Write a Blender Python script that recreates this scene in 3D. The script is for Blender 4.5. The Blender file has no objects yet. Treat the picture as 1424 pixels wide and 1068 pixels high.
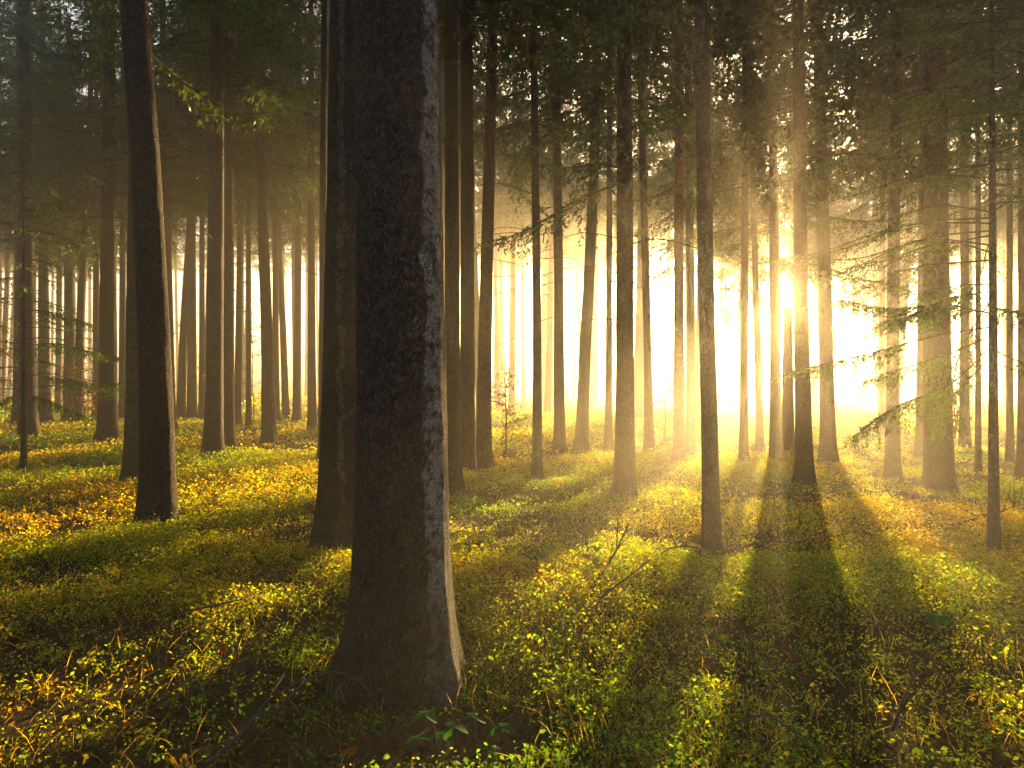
import bpy, math
import numpy as np

SC = bpy.context.scene
COL = SC.collection
R = np.random.default_rng(11)
rad = math.radians

# ------------------------------------------------------------------ camera geometry (photo pixels -> place)
FPX, CX, CY, EYE = 949.0, 712.0, 534.0, 1.5
SUN_AZ, SUN_EL = rad(21.72), rad(6.81)
SUN = np.array([math.sin(SUN_AZ) * math.cos(SUN_EL), math.cos(SUN_AZ) * math.cos(SUN_EL), math.sin(SUN_EL)])


def at(px, py, Y):
    return np.array([(px - CX) / FPX * Y, Y, EYE - (py - CY) / FPX * Y])


# ------------------------------------------------------------------ noise
def _hash(ix, iy, iz, seed):
    h = (ix.astype(np.int64) * 374761393 + iy.astype(np.int64) * 668265263 + iz.astype(np.int64) * 2147483647 + seed * 144665) & 0xFFFFFFFF
    h = ((h ^ (h >> 13)) * 1274126177) & 0xFFFFFFFF
    h = ((h ^ (h >> 16)) * 2246822519) & 0xFFFFFFFF
    return ((h ^ (h >> 15)) & 0xFFFFFF) / float(0xFFFFFF)


def noise(x, y, z=0.0, seed=0):
    x, y, z = np.broadcast_arrays(np.asarray(x, float), np.asarray(y, float), np.asarray(z, float))
    ix, iy, iz = np.floor(x), np.floor(y), np.floor(z)
    fx, fy, fz = x - ix, y - iy, z - iz
    fx, fy, fz = [f * f * (3 - 2 * f) for f in (fx, fy, fz)]
    o = 0
    for a in (0, 1):
        for b in (0, 1):
            for c in (0, 1):
                w = (fx if a else 1 - fx) * (fy if b else 1 - fy) * (fz if c else 1 - fz)
                o = o + w * _hash(ix + a, iy + b, iz + c, seed)
    return o


def fbm(x, y, z=0.0, seed=0, octs=3):
    o, a, t = 0, 1.0, 0
    for k in range(octs):
        o = o + a * noise(np.asarray(x) * 2 ** k, np.asarray(y) * 2 ** k, np.asarray(z) * 2 ** k, seed + k)
        t += a
        a *= 0.5
    return o / t


def ground_z(x, y):
    x = np.asarray(x, float)
    y = np.asarray(y, float)
    d = np.sqrt(x * x + y * y)
    z = 0.16 * (fbm(x * 0.35 + 3.1, y * 0.35, 0, 5, 3) - 0.5) + 0.05 * (fbm(x * 2.3, y * 2.3, 0, 15, 2) - 0.5)
    z = z + 0.9 * (noise(x * 0.05, y * 0.05, 0, 9) - 0.5) * np.clip((d - 14) / 30, 0, 1)
    s = np.clip((d - 80) / 40, 0, 1)
    return z + 2.1 * s * s * (3 - 2 * s)


# ------------------------------------------------------------------ mesh helpers
def link(o, parent=None):
    COL.objects.link(o)
    if parent is not None:
        o.parent = parent
    return o


def make_mesh(name, V, F, mats, col=None, midx=None, smooth=False):
    V = np.asarray(V, np.float32)
    F = np.asarray(F, np.int32)
    n = F.shape[1]
    me = bpy.data.meshes.new(name)
    me.vertices.add(len(V))
    me.vertices.foreach_set("co", V.ravel())
    me.loops.add(F.size)
    me.loops.foreach_set("vertex_index", F.ravel())
    me.polygons.add(len(F))
    me.polygons.foreach_set("loop_start", np.arange(0, F.size, n, dtype=np.int32))
    me.polygons.foreach_set("loop_total", np.full(len(F), n, np.int32))
    for m in mats:
        me.materials.append(m)
    if midx is not None:
        me.polygons.foreach_set("material_index", np.asarray(midx, np.int32))
    if smooth:
        me.polygons.foreach_set("use_smooth", np.ones(len(F), bool))
    me.update(calc_edges=True)
    if col is not None:
        a = me.color_attributes.new("tint", 'FLOAT_COLOR', 'POINT')
        c = np.ones((len(V), 4), np.float32)
        c[:, :3] = col
        a.data.foreach_set("color", c.ravel())
    return me


class Bag:
    """collects quads for ONE mesh"""
    def __init__(self):
        self.V, self.F, self.C, self.M, self.n = [], [], [], [], 0

    def add(self, V, F, col=(1, 1, 1), m=0):
        V = np.asarray(V, float).reshape(-1, 3)
        F = np.asarray(F, int).reshape(-1, 4)
        self.V.append(V)
        self.F.append(F + self.n)
        c = np.asarray(col, float)
        self.C.append(np.broadcast_to(c, (len(V), 3)) if c.ndim == 1 else c)
        self.M.append(np.full(len(F), m, int))
        self.n += len(V)

    def mesh(self, name, mats, smooth=False):
        return make_mesh(name, np.concatenate(self.V), np.concatenate(self.F), mats, np.concatenate(self.C), np.concatenate(self.M), smooth)

    def build(self, name, mats, parent=None, smooth=False):
        return link(bpy.data.objects.new(name, self.mesh(name, mats, smooth)), parent)


def unit(a):
    return a / np.maximum(np.linalg.norm(a, axis=-1, keepdims=True), 1e-9)


def blades(bag, P, D, L, W, col, rng, up=None, m=0, droop=0.0, mid=0.5):
    """leaf-like diamonds: origin P, direction D, length L, width W"""
    n = len(P)
    if n == 0:
        return
    D = unit(D)
    r = rng.normal(size=(n, 3)) if up is None else up + 0.5 * rng.normal(size=(n, 3))
    S = unit(np.cross(D, r))
    L = np.broadcast_to(L, n)[:, None]
    W = np.broadcast_to(W, n)[:, None]
    a = P
    b = P + D * L * mid + S * W / 2
    c = P + D * L - np.array([0, 0, 1.0]) * droop * L
    d = P + D * L * mid - S * W / 2
    V = np.stack([a, b, c, d], 1).reshape(-1, 3)
    F = np.arange(4 * n).reshape(n, 4)
    c = np.asarray(col, float)
    if c.ndim == 2:
        c = np.repeat(c, 4, 0)
    bag.add(V, F, c, m)


def tube(bag, pts, radii, sides=6, col=(1, 1, 1), m=0):
    pts = np.asarray(pts, float)
    n = len(pts)
    t = unit(np.gradient(pts, axis=0))
    ref = np.array([0.0, 0.0, 1.0]) if abs(t[0][2]) < 0.9 else np.array([0.0, 1.0, 0.0])
    s = unit(np.cross(t, ref))
    u = np.cross(s, t)
    th = np.arange(sides) / sides * 2 * math.pi
    V = pts[:, None] + (np.cos(th)[None, :, None] * s[:, None] + np.sin(th)[None, :, None] * u[:, None]) * np.asarray(radii)[:, None, None]
    i = np.arange(n - 1)[:, None] * sides
    k = np.arange(sides)[None]
    k2 = (k + 1) % sides
    F = np.stack([i + k, i + k2, i + sides + k2, i + sides + k], -1).reshape(-1, 4)
    bag.add(V.reshape(-1, 3), F, col, m)


def spline(pts, n):
    """smooth curve through points (Catmull-Rom)"""
    p = np.asarray(pts, float)
    p = np.vstack([2 * p[0] - p[1], p, 2 * p[-1] - p[-2]])
    out = []
    for q in np.linspace(0, len(p) - 3 - 1e-6, n):
        i = int(q)
        t = q - i
        a, b, c, d = p[i:i + 4]
        out.append(0.5 * (2 * b + (c - a) * t + (2 * a - 5 * b + 4 * c - d) * t * t + (3 * b - a - 3 * c + d) * t ** 3))
    return np.array(out)


# ------------------------------------------------------------------ materials
def new_mat(name):
    m = bpy.data.materials.new(name)
    m.use_nodes = True
    nt = m.node_tree
    nt.nodes.clear()
    out = nt.nodes.new("ShaderNodeOutputMaterial")
    return m, nt, out


def ramp(nt, src, stops):
    r = nt.nodes.new("ShaderNodeValToRGB")
    e = r.color_ramp.elements
    while len(e) < len(stops):
        e.new(0.5)
    for q, (p, c) in zip(e, stops):
        q.position = p
        q.color = (*c, 1) if len(c) == 3 else c
    nt.links.new(src, r.inputs[0])
    return r.outputs[0]


def mixc(nt, fac, a, b, mode='MIX'):
    x = nt.nodes.new("ShaderNodeMix")
    x.data_type = 'RGBA'
    x.blend_type = mode
    for s, v in ((x.inputs[0], fac), (x.inputs[6], a), (x.inputs[7], b)):
        if isinstance(v, bpy.types.NodeSocket):
            nt.links.new(v, s)
        elif isinstance(v, (int, float)):
            s.default_value = v
        else:
            s.default_value = (*v, 1)
    return x.outputs[2]


def mth(nt, op, a, b=None, c=None):
    x = nt.nodes.new("ShaderNodeMath")
    x.operation = op
    for s, v in zip(x.inputs, (a, b, c)):
        if v is None:
            continue
        if isinstance(v, bpy.types.NodeSocket):
            nt.links.new(v, s)
        else:
            s.default_value = v
    return x.outputs[0]


def noise_tex(nt, vec, scale, detail=4, rough=0.55):
    n = nt.nodes.new("ShaderNodeTexNoise")
    n.inputs["Scale"].default_value = scale
    n.inputs["Detail"].default_value = detail
    n.inputs["Roughness"].default_value = rough
    nt.links.new(vec, n.inputs["Vector"])
    return n.outputs["Fac"]


def bark(name, dark, mid, light, plate=26.0, bump=0.02, lichen=None, strip=None, moss=0.0):
    m, nt, out = new_mat(name)
    tc = nt.nodes.new("ShaderNodeTexCoord")
    oi = nt.nodes.new("ShaderNodeObjectInfo")
    mp = nt.nodes.new("ShaderNodeMapping")
    mp.inputs["Scale"].default_value = (1, 1, 0.62)
    nt.links.new(tc.outputs["Object"], mp.inputs[0])
    v = mp.outputs[0]
    w = noise_tex(nt, v, 9.0, 3)
    add = nt.nodes.new("ShaderNodeVectorMath")
    add.operation = 'MULTIPLY_ADD'
    nt.links.new(w, add.inputs[0])
    add.inputs[1].default_value = (0.11, 0.11, 0.11)
    nt.links.new(v, add.inputs[2])
    vo = nt.nodes.new("ShaderNodeTexVoronoi")
    vo.feature = 'DISTANCE_TO_EDGE'
    vo.inputs["Scale"].default_value = plate * 1.5
    nt.links.new(add.outputs[0], vo.inputs["Vector"])
    vc = nt.nodes.new("ShaderNodeTexVoronoi")
    vc.inputs["Scale"].default_value = plate * 1.5
    nt.links.new(add.outputs[0], vc.inputs["Vector"])
    edge = vo.outputs["Distance"]
    f1 = noise_tex(nt, tc.outputs["Object"], 75, 4, 0.7)
    f2 = noise_tex(nt, tc.outputs["Object"], 3.5, 3)
    crack = ramp(nt, edge, [(0.0, (0, 0, 0)), (0.16, (1, 1, 1))])
    sep = nt.nodes.new("ShaderNodeSeparateColor")
    nt.links.new(vc.outputs["Color"], sep.inputs[0])
    tone = mth(nt, 'ADD', mth(nt, 'MULTIPLY', sep.outputs[0], 0.6), mth(nt, 'MULTIPLY', f1, 0.55))
    base = ramp(nt, tone, [(0.18, dark), (0.55, mid), (0.9, light)])
    base = mixc(nt, mth(nt, 'MULTIPLY', mth(nt, 'SUBTRACT', 1.0, crack), 0.75), base, [c * 0.35 for c in dark])
    base = mixc(nt, mth(nt, 'MULTIPLY', f2, 0.5), base, [0.8 * c for c in mid])
    # crusty lichen freckles
    spots = nt.nodes.new("ShaderNodeTexVoronoi")
    spots.inputs["Scale"].default_value = 17
    nt.links.new(tc.outputs["Object"], spots.inputs["Vector"])
    sm = ramp(nt, spots.outputs["Distance"], [(0.09, (1, 1, 1)), (0.14, (0, 0, 0))])
    sm = mth(nt, 'MULTIPLY', sm, ramp(nt, noise_tex(nt, tc.outputs["Object"], 5, 2), [(0.52, (0, 0, 0)), (0.6, (1, 1, 1))]))
    base = mixc(nt, mth(nt, 'MULTIPLY', sm, 0.7), base, (0.3, 0.31, 0.27))
    if strip:
        # a band of pale crust lichen up one flank of the trunk
        ang0, width, pale = strip
        so = nt.nodes.new("ShaderNodeSeparateXYZ")
        nt.links.new(tc.outputs["Object"], so.inputs[0])
        ang = mth(nt, 'ARCTAN2', so.outputs[1], so.outputs[0])
        wob = mth(nt, 'MULTIPLY', mth(nt, 'SUBTRACT', noise_tex(nt, tc.outputs["Object"], 2.2, 5, 0.65), 0.5), 1.1)
        dist = mth(nt, 'ABSOLUTE', mth(nt, 'ADD', mth(nt, 'SUBTRACT', ang, ang0), wob))
        zz = ramp(nt, mth(nt, 'MULTIPLY', so.outputs[2], 0.2), [(0.02, (0.35,) * 3), (0.16, (1, 1, 1))])
        mask = ramp(nt, mth(nt, 'DIVIDE', dist, width), [(0.8, (1, 1, 1)), (1.0, (0, 0, 0))])
        mask = mth(nt, 'MULTIPLY', mth(nt, 'MULTIPLY', mask, zz), ramp(nt, f1, [(0.36, (0.15,) * 3), (0.5, (1, 1, 1))]))
        mask = mth(nt, 'MULTIPLY', mask, mth(nt, 'MULTIPLY_ADD', crack, 0.5, 0.5))
        mask = mth(nt, 'MULTIPLY', mask, ramp(nt, noise_tex(nt, tc.outputs["Object"], 13, 6, 0.75), [(0.42, (0.05,) * 3), (0.54, (1, 1, 1))]))
        base = mixc(nt, mask, base, pale)
    if moss:
        gz = nt.nodes.new("ShaderNodeSeparateXYZ")
        nt.links.new(tc.outputs["Object"], gz.inputs[0])
        mk = ramp(nt, mth(nt, 'ADD', mth(nt, 'MULTIPLY', gz.outputs[2], 0.5), mth(nt, 'MULTIPLY', f2, 0.5)), [(0.3, (1, 1, 1)), (0.65, (0, 0, 0))])
        base = mixc(nt, mth(nt, 'MULTIPLY', mk, moss), base, (0.035, 0.05, 0.015))
    hsv = nt.nodes.new("ShaderNodeHueSaturation")
    nt.links.new(base, hsv.inputs["Color"])
    nt.links.new(mth(nt, 'MULTIPLY_ADD', oi.outputs["Random"], 0.4, 0.62), hsv.inputs["Value"])
    p = nt.nodes.new("ShaderNodeBsdfPrincipled")
    nt.links.new(hsv.outputs[0], p.inputs["Base Color"])
    p.inputs["Roughness"].default_value = 0.88
    p.inputs["Specular IOR Level"].default_value = 0.25
    h = mth(nt, 'ADD', mth(nt, 'MULTIPLY', crack, 0.7), mth(nt, 'MULTIPLY', f1, 0.6))
    b = nt.nodes.new("ShaderNodeBump")
    b.inputs["Strength"].default_value = 0.9
    b.inputs["Distance"].default_value = bump
    nt.links.new(h, b.inputs["Height"])
    nt.links.new(b.outputs[0], p.inputs["Normal"])
    nt.links.new(p.outputs[0], out.inputs["Surface"])
    return m


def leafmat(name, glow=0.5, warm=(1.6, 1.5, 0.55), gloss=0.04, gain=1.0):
    m, nt, out = new_mat(name)
    at_ = nt.nodes.new("ShaderNodeVertexColor")
    at_.layer_name = "tint"
    oi = nt.nodes.new("ShaderNodeObjectInfo")
    hsv = nt.nodes.new("ShaderNodeHueSaturation")
    nt.links.new(at_.outputs[0], hsv.inputs["Color"])
    nt.links.new(mth(nt, 'MULTIPLY_ADD', oi.outputs["Random"], 0.03, 0.485), hsv.inputs["Hue"])
    nt.links.new(mth(nt, 'MULTIPLY_ADD', oi.outputs["Random"], 0.4, 0.8 * gain), hsv.inputs["Value"])
    c = hsv.outputs[0]
    d = nt.nodes.new("ShaderNodeBsdfDiffuse")
    nt.links.new(c, d.inputs[0])
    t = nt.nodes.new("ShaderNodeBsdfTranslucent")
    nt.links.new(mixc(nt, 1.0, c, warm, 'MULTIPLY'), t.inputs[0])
    mx = nt.nodes.new("ShaderNodeMixShader")
    mx.inputs[0].default_value = glow
    nt.links.new(d.outputs[0], mx.inputs[1])
    nt.links.new(t.outputs[0], mx.inputs[2])
    g = nt.nodes.new("ShaderNodeBsdfGlossy")
    g.inputs["Roughness"].default_value = 0.45
    m2 = nt.nodes.new("ShaderNodeMixShader")
    m2.inputs[0].default_value = gloss
    nt.links.new(mx.outputs[0], m2.inputs[1])
    nt.links.new(g.outputs[0], m2.inputs[2])
    nt.links.new(m2.outputs[0], out.inputs["Surface"])
    return m


def woodmat(name, a, b):
    m, nt, out = new_mat(name)
    tc = nt.nodes.new("ShaderNodeTexCoord")
    c = ramp(nt, noise_tex(nt, tc.outputs["Object"], 30, 4), [(0.3, a), (0.7, b)])
    p = nt.nodes.new("ShaderNodeBsdfPrincipled")
    nt.links.new(c, p.inputs["Base Color"])
    p.inputs["Roughness"].default_value = 0.9
    nt.links.new(p.outputs[0], out.inputs["Surface"])
    return m


def groundmat():
    m, nt, out = new_mat("forest floor")
    tc = nt.nodes.new("ShaderNodeTexCoord")
    v = tc.outputs["Object"]
    a = ramp(nt, noise_tex(nt, v, 0.8, 5, 0.6), [(0.4, (0.055, 0.032, 0.017)), (0.56, (0.055, 0.062, 0.014))])
    f = noise_tex(nt, v, 30, 5, 0.7)
    c = mixc(nt, ramp(nt, f, [(0.35, (0, 0, 0)), (0.7, (1, 1, 1))]), a, (0.09, 0.06, 0.03))
    p = nt.nodes.new("ShaderNodeBsdfPrincipled")
    nt.links.new(c, p.inputs["Base Color"])
    p.inputs["Roughness"].default_value = 1.0
    p.inputs["Specular IOR Level"].default_value = 0.1
    b = nt.nodes.new("ShaderNodeBump")
    b.inputs["Distance"].default_value = 0.04
    nt.links.new(mth(nt, 'ADD', f, noise_tex(nt, v, 7, 3)), b.inputs["Height"])
    nt.links.new(b.outputs[0], p.inputs["Normal"])
    nt.links.new(p.outputs[0], out.inputs["Surface"])
    return m


M_BIG = bark("bark old spruce", (0.02, 0.014, 0.012), (0.07, 0.053, 0.044), (0.17, 0.137, 0.118), 46, 0.024, strip=(-0.62, 0.36, (0.44, 0.43, 0.42)), moss=0.35)
M_SPLIT = bark("bark weathered spruce", (0.025, 0.017, 0.011), (0.06, 0.042, 0.028), (0.12, 0.09, 0.065), 26, 0.02, strip=(-1.25, 0.16, (0.2, 0.19, 0.18)), moss=0.5)
M_BROWN = bark("bark brown spruce", (0.026, 0.018, 0.012), (0.066, 0.044, 0.029), (0.13, 0.09, 0.06), 26, 0.02)
M_GREY = bark("bark grey spruce", (0.04, 0.033, 0.026), (0.1, 0.084, 0.068), (0.17, 0.15, 0.125), 30, 0.015, moss=0.35)
M_RED = bark("bark red spruce", (0.06, 0.03, 0.018), (0.14, 0.065, 0.04), (0.24, 0.12, 0.07), 22, 0.02)
M_MOSS = bark("bark mossy spruce", (0.035, 0.03, 0.016), (0.08, 0.07, 0.035), (0.15, 0.13, 0.07), 24, 0.02, moss=0.8)
BARKS = dict(big=M_BIG, split=M_SPLIT, brown=M_BROWN, grey=M_GREY, red=M_RED, moss=M_MOSS)
M_NEEDLE = leafmat("spruce needles", 0.42, (1.9, 1.6, 0.5))
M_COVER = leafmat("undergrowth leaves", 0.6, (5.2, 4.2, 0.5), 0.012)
M_BROAD = leafmat("broad leaves", 0.5, (1.7, 1.5, 0.5), 0.006)
M_TWIG = woodmat("dead twig", (0.03, 0.022, 0.016), (0.09, 0.065, 0.045))
M_GROUND = groundmat()

GREEN = np.array([0.036, 0.072, 0.016])


# ------------------------------------------------------------------ trunks
def trunk_mesh(name, axis, radii, mat, sides=20, flare=0.45, seed=0, rough=0.05, lobes=5, step=0.12, fine_to=6.0, fdec=0.28):
    """axis: (n,3) local points from the base up; radii the same length"""
    axis = np.asarray(axis, float)
    z = axis[:, 2]
    zs = [-0.25]
    while zs[-1] < z[-1]:
        zs.append(zs[-1] + (step if zs[-1] < fine_to else 0.6))
    zs = np.array(zs)
    cx, cy, r = np.interp(zs, z, axis[:, 0]), np.interp(zs, z, axis[:, 1]), np.interp(zs, z, radii)
    th = np.arange(sides) / sides * 2 * math.pi
    T, Z = np.meshgrid(th, zs)
    f = flare * np.exp(-np.maximum(Z, -0.1) / fdec) * (1 + 0.5 * np.cos(lobes * T + seed) + 0.3 * np.cos(2 * T + 2.1 * seed) + 0.22 * np.cos((lobes + 4) * T + 1.3 * seed))
    f = f + 0.10 * np.exp(-np.maximum(Z, 0) / 1.3)
    rr = r[:, None] * (1 + f)
    n1 = fbm(np.cos(T) * 1.6 + seed * 3.3, np.sin(T) * 1.6, Z * 1.3, seed, 3) - 0.5
    n2 = noise(np.cos(T) * 9 + seed, np.sin(T) * 9, Z * 9, seed + 7) - 0.5
    rr = rr * (1 + rough * (2.2 * n1 + 0.9 * n2))
    V = np.stack([cx[:, None] + np.cos(T) * rr, cy[:, None] + np.sin(T) * rr, Z], -1).reshape(-1, 3)
    n = len(zs)
    i = np.arange(n - 1)[:, None] * sides
    k = np.arange(sides)[None]
    k2 = (k + 1) % sides
    F = np.stack([i + k, i + k2, i + sides + k2, i + sides + k], -1).reshape(-1, 4)
    return make_mesh(name, V, F, [mat], smooth=True)


# ------------------------------------------------------------------ spruce boughs and crowns
def bough(bag, pts, r0, rng, tw_step=0.11, tw_len=0.42, nd_step=0.05, nd_len=0.085, nd_w=0.02, start=0.15, hang=0.6, tint=GREEN, wood_sides=4, fill=1.0):
    """one spruce branch: a woody axis with hanging side twigs set with needles (needle sprays = diamonds)"""
    pts = spline(pts, 9)
    seg = np.linalg.norm(np.diff(pts, axis=0), axis=1)
    s = np.concatenate([[0], np.cumsum(seg)])
    Ltot = s[-1]
    tube(bag, pts, np.linspace(r0, r0 * 0.25, len(pts)), wood_sides, (1, 1, 1), 1)
    n = max(2, int(Ltot * (1 - start) / tw_step))
    u = start * Ltot + (np.arange(n) + rng.random(n)) / n * (1 - start) * Ltot
    keep = rng.random(n) < fill
    u = u[keep]
    n = len(u)
    if n == 0:
        return
    P = np.stack([np.interp(u, s, pts[:, k]) for k in range(3)], 1)
    T = unit(np.stack([np.interp(u, s, np.gradient(pts[:, k], s)) for k in range(3)], 1))
    S = unit(np.cross(T, [0, 0, 1.0])) * np.where(np.arange(n) % 2 == 0, 1, -1)[:, None]
    frac = u / Ltot
    L = tw_len * (1.15 - 0.75 * frac) * rng.uniform(0.5, 1.25, n)
    D = unit(0.55 * T + S * rng.uniform(0.4, 1.0, (n, 1)) + np.array([0, 0, -1]) * hang * rng.uniform(0.3, 1.3, (n, 1)))
    # add the leader itself as a twig chain
    P = np.vstack([P, pts[3:-1]])
    D = np.vstack([D, unit(np.diff(pts, axis=0)[3:])])
    L = np.concatenate([L, seg[3:]])
    n = len(P)
    cnt = np.maximum(2, (L / nd_step).astype(int))
    idx = np.repeat(np.arange(n), cnt)
    k = np.concatenate([np.arange(c) for c in cnt]) / cnt[idx]
    Q = P[idx] + D[idx] * (L[idx] * k)[:, None] - np.array([0, 0, 1.0]) * (0.25 * hang * L[idx] * k ** 2)[:, None]
    side = unit(np.cross(D[idx], rng.normal(size=(len(idx), 3))))
    ND = unit(D[idx] * 0.9 + side * 0.75)
    tcol = tint * rng.uniform(0.65, 1.5, (n, 1)) * np.array([1, 1, 1]) + rng.uniform(0, 0.012, (n, 1)) * np.array([1.2, 0.6, 0])
    blades(bag, Q, ND, nd_len * rng.uniform(0.6, 1.3, len(idx)), nd_w, tcol[idx], rng)


def crown_mesh(seed, H=12.0, Lmax=2.6, nbr=70, low_sparse=0.25, q=1.0, top=0.35, fill=0.9):
    rng = np.random.default_rng(seed)
    bag = Bag()
    for i in range(nbr):
        t = (i + rng.random()) / nbr
        z = t * H
        if t < low_sparse and rng.random() > 0.35 + 0.65 * t / low_sparse:
            continue
        L = Lmax * ((1 - t) ** 0.75 * (1 - top) + top * (1 - t)) * rng.uniform(0.55, 1.1)
        if L < 0.25:
            continue
        a = rng.uniform(0, 2 * math.pi)
        d = np.array([math.cos(a), math.sin(a), 0])
        sl = rng.uniform(-0.25, 0.15) + 0.5 * t
        b = rng.normal(0, 0.12, 2)
        side = np.array([-d[1], d[0], 0])
        pts = [np.array([0, 0, z]), d * L * 0.35 + side * b[0] * L + [0, 0, z + L * (0.12 * sl - 0.03)],
               d * L * 0.7 + side * (b[0] + b[1]) * L + [0, 0, z + L * (0.35 * sl - 0.17)], d * L + side * b[1] * L + [0, 0, z + L * (0.6 * sl - 0.22)]]
        bough(bag, pts, 0.010 + 0.006 * L, rng, 0.075 * q, 0.55, 0.042 * q, 0.125 * q ** 0.5, 0.046 * q, 0.18, rng.uniform(0.5, 1.2), GREEN * rng.uniform(0.7, 1.3), 3, fill)
    return bag.mesh("crown", [M_NEEDLE, M_TWIG])


CROWNS_FAR = [crown_mesh(100 + k, H=11, Lmax=3.3, nbr=135, q=1.0, low_sparse=0.1) for k in range(4)]
CROWNS_MID = [crown_mesh(200 + k, H=10.5, Lmax=3.0, nbr=125, q=0.85, low_sparse=0.15) for k in range(4)]
CROWNS_NEAR = [crown_mesh(300 + k, H=9.5, Lmax=2.5, nbr=100, q=0.65, low_sparse=0.3) for k in range(3)]


def dead_branch(parent, p0, az, L, rise, rng, r=0.007, droop=0.25):
    d = np.array([math.cos(az), math.sin(az), 0])
    sd = np.array([-d[1], d[0], 0])
    b = rng.normal(0, 0.08, 3)
    pts = [p0, p0 + d * L * 0.35 + sd * b[0] * L + [0, 0, rise * L * 0.4], p0 + d * L * 0.7 + sd * b[1] * L + [0, 0, L * (rise * 0.6 - droop * 0.4)],
           p0 + d * L + sd * b[2] * L + [0, 0, L * (rise * 0.7 - droop)]]
    c = spline(pts, 10)
    bag = Bag()
    tube(bag, c, np.linspace(r, 0.0018, 10), 5)
    for k in range(3, 10):
        if rng.random() < 0.75:
            e = unit(np.array([d * rng.uniform(0.3, 0.9) + sd * rng.choice([-1, 1]) * rng.uniform(0.4, 1) + [0, 0, rng.uniform(-0.7, 0.1)]]))[0]
            l = rng.uniform(0.08, 0.3) * min(1, L)
            tube(bag, [c[k], c[k] + e * l * 0.5, c[k] + e * l + [0, 0, -0.05 * l]], [0.003, 0.002, 0.001], 3)
    return bag.build("dead_branch", [M_TWIG], parent, True)


def empty(name, loc, label, cat, group=None):
    o = bpy.data.objects.new(name, None)
    o.empty_display_size = 0.2
    o.location = loc
    o["label"] = label
    o["category"] = cat
    if group:
        o["group"] = group
    return link(o)


TRUNKS = []          # (x, y, radius) of everything that stands, for the undergrowth


def tree(label, base, pts, w, barkname="brown", crown=6.0, cset=CROWNS_MID, cscale=1.0, dead=0, flare=0.45, taper=0.55, H=None, sides=18,
         name="spruce_tree", Y=None, group=None, dz=(2.2, 6.5), seed=None, step=0.15, rough=0.05, eye=1.38, xy=None, r0=None):
    """base=(px,py) where the trunk meets the undergrowth; pts = higher (px,py) on its centre line; w = width in photo pixels near mid height"""
    seed = int(base[0] * 7 + base[1]) if seed is None else seed
    rng = np.random.default_rng(seed)
    if xy:
        x, Y = xy
        r = r0
    else:
        Y = FPX * eye / (base[1] - CY) if Y is None else Y
        x = (base[0] - CX) / FPX * Y
        r = w / FPX * Y / 2
    g = float(ground_z(x, Y))
    root = empty(name, (x, Y, g), label, "tree", group)
    H = H or crown + 10.5 * cscale
    ax = [np.array([0, 0, -0.3])]
    if pts:
        ax.append(np.array([0, 0, 0.0]))
    for (px, py) in pts:
        q = at(px, py, Y)
        ax.append(np.array([q[0] - x, 0, q[2] - g]))
    ax = np.array(ax)
    last = ax[-1]
    lean = (ax[-1] - ax[-2])[:2] / max(0.3, ax[-1][2] - ax[-2][2]) if len(ax) > 2 else rng.normal(0, 0.008, 2)
    zt = max(last[2], 0)
    ext = []
    while zt < H:
        zt += 1.0
        lean = lean * 0.8
        last = last + np.array([lean[0], lean[1], zt - last[2]])
        ext.append(last.copy())
    ax = np.vstack([ax] + ([ext] if ext else []))
    zz = np.linspace(-0.3, ax[-1][2], 40)
    axis = np.stack([np.interp(zz, ax[:, 2], ax[:, k]) for k in range(2)] + [zz], 1)
    ker = np.array([1, 2, 3, 2, 1]) / 9
    for k in range(2):
        axis[2:-2, k] = np.convolve(axis[:, k], ker, 'valid')
    zm = 2.2
    radii = r * np.clip(1 - taper * (zz - zm) / max(H - zm, 1), 0.08, 1.3)
    me = trunk_mesh("trunk", axis, radii, BARKS[barkname], sides, flare, seed % 97, rough, 3 + seed % 3, step)
    link(bpy.data.objects.new("trunk", me), root)
    TRUNKS.append((x, Y, r))
    if crown is not None and cset is not None:
        o = link(bpy.data.objects.new("crown", cset[seed % len(cset)]), root)
        cxy = [np.interp(crown + 3, axis[:, 2], axis[:, k]) for k in range(2)]
        o.location = (cxy[0], cxy[1], crown)
        o.rotation_euler = (0, 0, rng.uniform(0, 6.28))
        s = cscale
        o.scale = (s, s, s)
    if dead == 0 and Y < 24 and w and w >= 8 and cset is not CROWNS_NEAR:
        dead = 4
    for k in range(dead):
        z = rng.uniform(*dz)
        a = rng.uniform(0, 6.28)
        p = np.array([np.interp(z, axis[:, 2], axis[:, 0]), np.interp(z, axis[:, 2], axis[:, 1]), z])
        dead_branch(root, p, a, rng.uniform(0.6, 1.7), rng.uniform(-0.2, 0.3), rng, 0.008)
    return root, axis


NR, MD, FR = CROWNS_NEAR, CROWNS_MID, CROWNS_FAR
# --- the trees one can tell apart, from the photograph
tree("massive dark spruce trunk closest to camera with a pale lichen stripe up its right flank", (561, 960), [(559, 530), (555, 250), (552, 0)], 118, "big", 8.0, NR, 1.1,
     flare=0.42, taper=0.5, sides=96, step=0.03, Y=3.5, rough=0.03, seed=3)
tree("thick trunk half hidden behind the massive trunk, on its left, with a weathered streak", (472, 742), [(476, 600), (481, 300), (484, 0)], 54, "split", 7.5, NR, 1.0, flare=0.25, sides=48, step=0.06, seed=14)
tree("dark trunk leaning left with an orange sunlit edge, standing in front of a mossy trunk", (220, 712), [(218, 540), (208, 330), (198, 160), (186, 0)], 40, "brown", 6.5, NR, 1.0, flare=0.22, sides=40, step=0.08, seed=21)
tree("mossy greenish trunk tucked behind the left edge of the dark leaning trunk", (189, 668), [(190, 400), (192, 100)], 25, "moss", 6.0, MD, 1.0, sides=24)
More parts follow.
